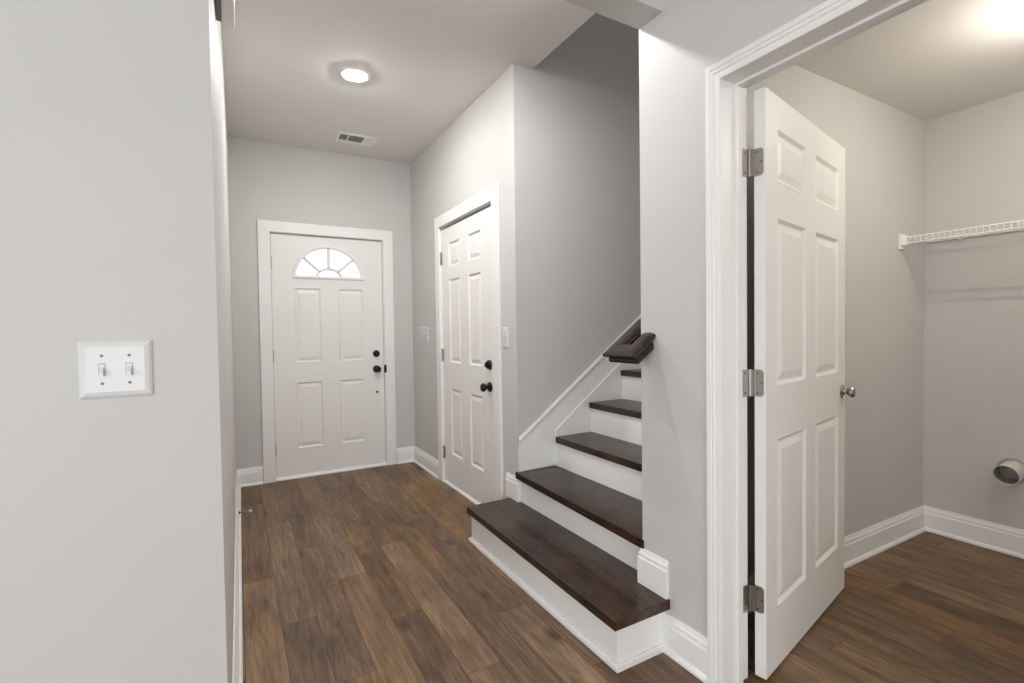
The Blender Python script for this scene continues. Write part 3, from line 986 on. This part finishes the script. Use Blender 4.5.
# ------------------------------------------------------------------ ceiling fittings
def downlight(x, y, mat, label):
    dl = empty('downlight', (x, y, ZC))
    tag(dl, label, 'ceiling light')
    bm = bmesh.new()
    lathe(bm, [(0.050, -0.001), (0.050, -0.004), (0.058, -0.009), (0.084, -0.010), (0.094, -0.005), (0.095, -0.001)], (0, 0, 0), (0, 0, 1), 48, cap=False)
    link('trim_ring', bm, M['white_metal'], dl, smooth=True)
    bm = bmesh.new(); lathe(bm, [(0.048, -0.0005), (0.048, -0.012), (0.040, -0.017), (0.022, -0.020), (0.0, -0.021)], (0, 0, 0), (0, 0, 1), 48)
    link('diffuser', bm, mat, dl, smooth=False)


downlight(0.664, 3.065, M['lamp'], 'round recessed ceiling light glowing white in the hall')
downlight(0.98, 1.88, M['lamp_b'], 'second recessed hall ceiling light above the bottom step, out of frame')

dl2 = empty('flush_light', (2.66, 0.50, LZ))
tag(dl2, 'round laundry ceiling light just beyond the right edge of the photo', 'ceiling light')
bm = bmesh.new(); lathe(bm, [(0.13, 0.0), (0.13, -0.018), (0.12, -0.024), (0.10, -0.024)], (0, 0, 0), (0, 0, 1), 40)
link('trim_ring', bm, M['white_metal'], dl2)
bm = bmesh.new(); lathe(bm, [(0.034, -0.0245), (0.034, -0.04), (0.022, -0.052), (0.0, -0.056)], (0, 0, 0), (0, 0, 1), 32)
link('diffuser', bm, M['lamp2'], dl2)
dl3 = empty('flush_light', (2.56, -0.47, LZ))
tag(dl3, 'second round laundry ceiling light hidden behind the doorway wall', 'ceiling light')
bm = bmesh.new(); lathe(bm, [(0.13, 0.0), (0.13, -0.018), (0.12, -0.024), (0.10, -0.024)], (0, 0, 0), (0, 0, 1), 40)
link('trim_ring', bm, M['white_metal'], dl3)
bm = bmesh.new(); lathe(bm, [(0.034, -0.0245), (0.034, -0.04), (0.022, -0.052), (0.0, -0.056)], (0, 0, 0), (0, 0, 1), 32)
link('diffuser', bm, M['lamp2'], dl3)

vt = empty('air_register', (0.882, 4.078, ZC))
tag(vt, 'white rectangular air register in the hall ceiling', 'air vent')
W2, H2 = 0.150, 0.096
bm = bmesh.new()
cells = [(-0.128, -0.072), (-0.062, 0.052), (0.062, 0.128)]
box(bm, -W2, -H2, -0.006, W2, -0.062, -0.0005)
box(bm, -W2, 0.062, -0.006, W2, H2, -0.0005)
xsb = [-W2, -0.128, -0.072, -0.060, 0.052, 0.064, 0.128, W2]
for k in range(0, 8, 2):
    box(bm, xsb[k], -0.062, -0.006, xsb[k + 1], 0.062, -0.0005)
link('face_frame', bm, M['white_metal'], vt, bevel=0.001)
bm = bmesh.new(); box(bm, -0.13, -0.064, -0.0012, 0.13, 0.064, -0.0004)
link('void_shade', bm, M['void'], vt)  # dark sheet in place of the shaded duct opening
def slats(bm, x0, x1, along, tilt, cnt):
    for k in range(cnt):
        if along == 'Y':
            x = x0 + (x1 - x0) * (k + 0.5) / cnt
            hw_ = 0.0045
            prism(bm, [(x - hw_, -0.0015), (x - hw_ + 0.0012, -0.0015), (x - hw_ + 0.0012 + tilt, -0.0058), (x - hw_ + tilt, -0.0058)], lambda u, v, t: (u, t, v), -0.062, 0.062)
        else:
            y = -0.062 + 0.124 * (k + 0.5) / cnt
            prism(bm, [(y - 0.003, -0.0015), (y - 0.002, -0.0015), (y - 0.002 + tilt, -0.0058), (y - 0.003 + tilt, -0.0058)], lambda u, v, t: (t, u, v), x0, x1)
for (x0, x1, al, ti, cn) in ((-0.128, -0.072, 'Y', -0.004, 5), (-0.060, 0.052, 'X', -0.005, 10), (0.064, 0.128, 'Y', 0.009, 7)):
    bm = bmesh.new(); slats(bm, x0, x1, al, ti, cn)
    link('louver_bank', bm, M['white_metal'], vt)

# ------------------------------------------------------------------ laundry: wire shelf
ws = empty('wire_shelf', (3.40, 1.33, 1.69))
tag(ws, 'white wire shelf along the laundry wall above the duct', 'shelf')
def ll(bm, o=(3.40, 1.33, 1.69)):
    bmesh.ops.translate(bm, verts=bm.verts, vec=(-o[0], -o[1], -o[2])); return bm
YS0, YS1 = 1.325, -0.9
ZS = 1.704
XFt = 3.245
bm = bmesh.new()
for (x, z, r) in ((XFt, ZS, 0.0034), (XFt - 0.003, ZS - 0.032, 0.0034), (3.462, ZS - 0.003, 0.0032), (3.545, ZS, 0.0034)):
    rod(bm, (x, YS0, z), (x, YS1, z), r * 1.15, 8)
link('rail_rod', ll(bm), M['white_metal'], ws, smooth=False)
bm = bmesh.new()
k = 0
y = YS0 - 0.014
while y > YS1:
    box(bm, XFt - 0.003, y - 0.0016, ZS + 0.0015, 3.547, y + 0.0016, ZS + 0.0042)
    box(bm, XFt - 0.0055, y - 0.0016, ZS - 0.032, XFt - 0.0025, y + 0.0016, ZS + 0.003)
    y -= 0.0254
link('deck_wire', ll(bm), M['white_metal'], ws)
bm = bmesh.new()
box(bm, XFt - 0.012, YS0 - 0.004, ZS - 0.062, XFt + 0.030, YS0 + 0.0105, ZS + 0.022)
box(bm, XFt - 0.016, YS0 - 0.026, ZS - 0.042, XFt + 0.010, YS0 - 0.002, ZS + 0.010)
link('end_bracket', ll(bm), M['white_metal'], ws, bevel=0.002)
# slim support strut to wall clip
for ys in (1.17, 0.05):
    bm = bmesh.new()
    box(bm, 3.536, ys - 0.007, ZS - 0.012, 3.5545, ys + 0.007, ZS + 0.012)
    link('wall_clip', ll(bm), M['white_metal'], ws, bevel=0.001)

# ------------------------------------------------------------------ laundry: dryer duct stub
dd = empty('dryer_duct', (LX, 0.947, 0.447))
tag(dd, 'round white duct stub sticking out of the laundry wall above the baseboard', 'duct')
ax_ = Vector((-1.0, 0.0, -0.10)).normalized()
bm = bmesh.new()
lathe(bm, [(0.052, 0.0), (0.052, 0.108), (0.0505, 0.110), (0.049, 0.108), (0.049, 0.014), (0.049, 0.012)], (0, 0, 0), ax_, 40, cap=False)
link('pipe', bm, M['pvc'], dd, smooth=True).modifiers.new('es', 'EDGE_SPLIT')
bm = bmesh.new(); lathe(bm, [(0.049, 0.02), (0.0486, 0.022)], (0, 0, 0), ax_, 40)
lathe(bm, [(0.0488, 0.020), (0.0488, 0.095)], (0, 0, 0), ax_, 40, cap=False)
link('inner_liner', bm, M['duct_in'], dd, smooth=True)
bm = bmesh.new(); lathe(bm, [(0.053, -0.002), (0.062, -0.001), (0.064, 0.003), (0.053, 0.006)], (-0.002, 0, 0), (-1, 0, 0), 40, cap=False)
link('collar', bm, M['duct_in'], dd)
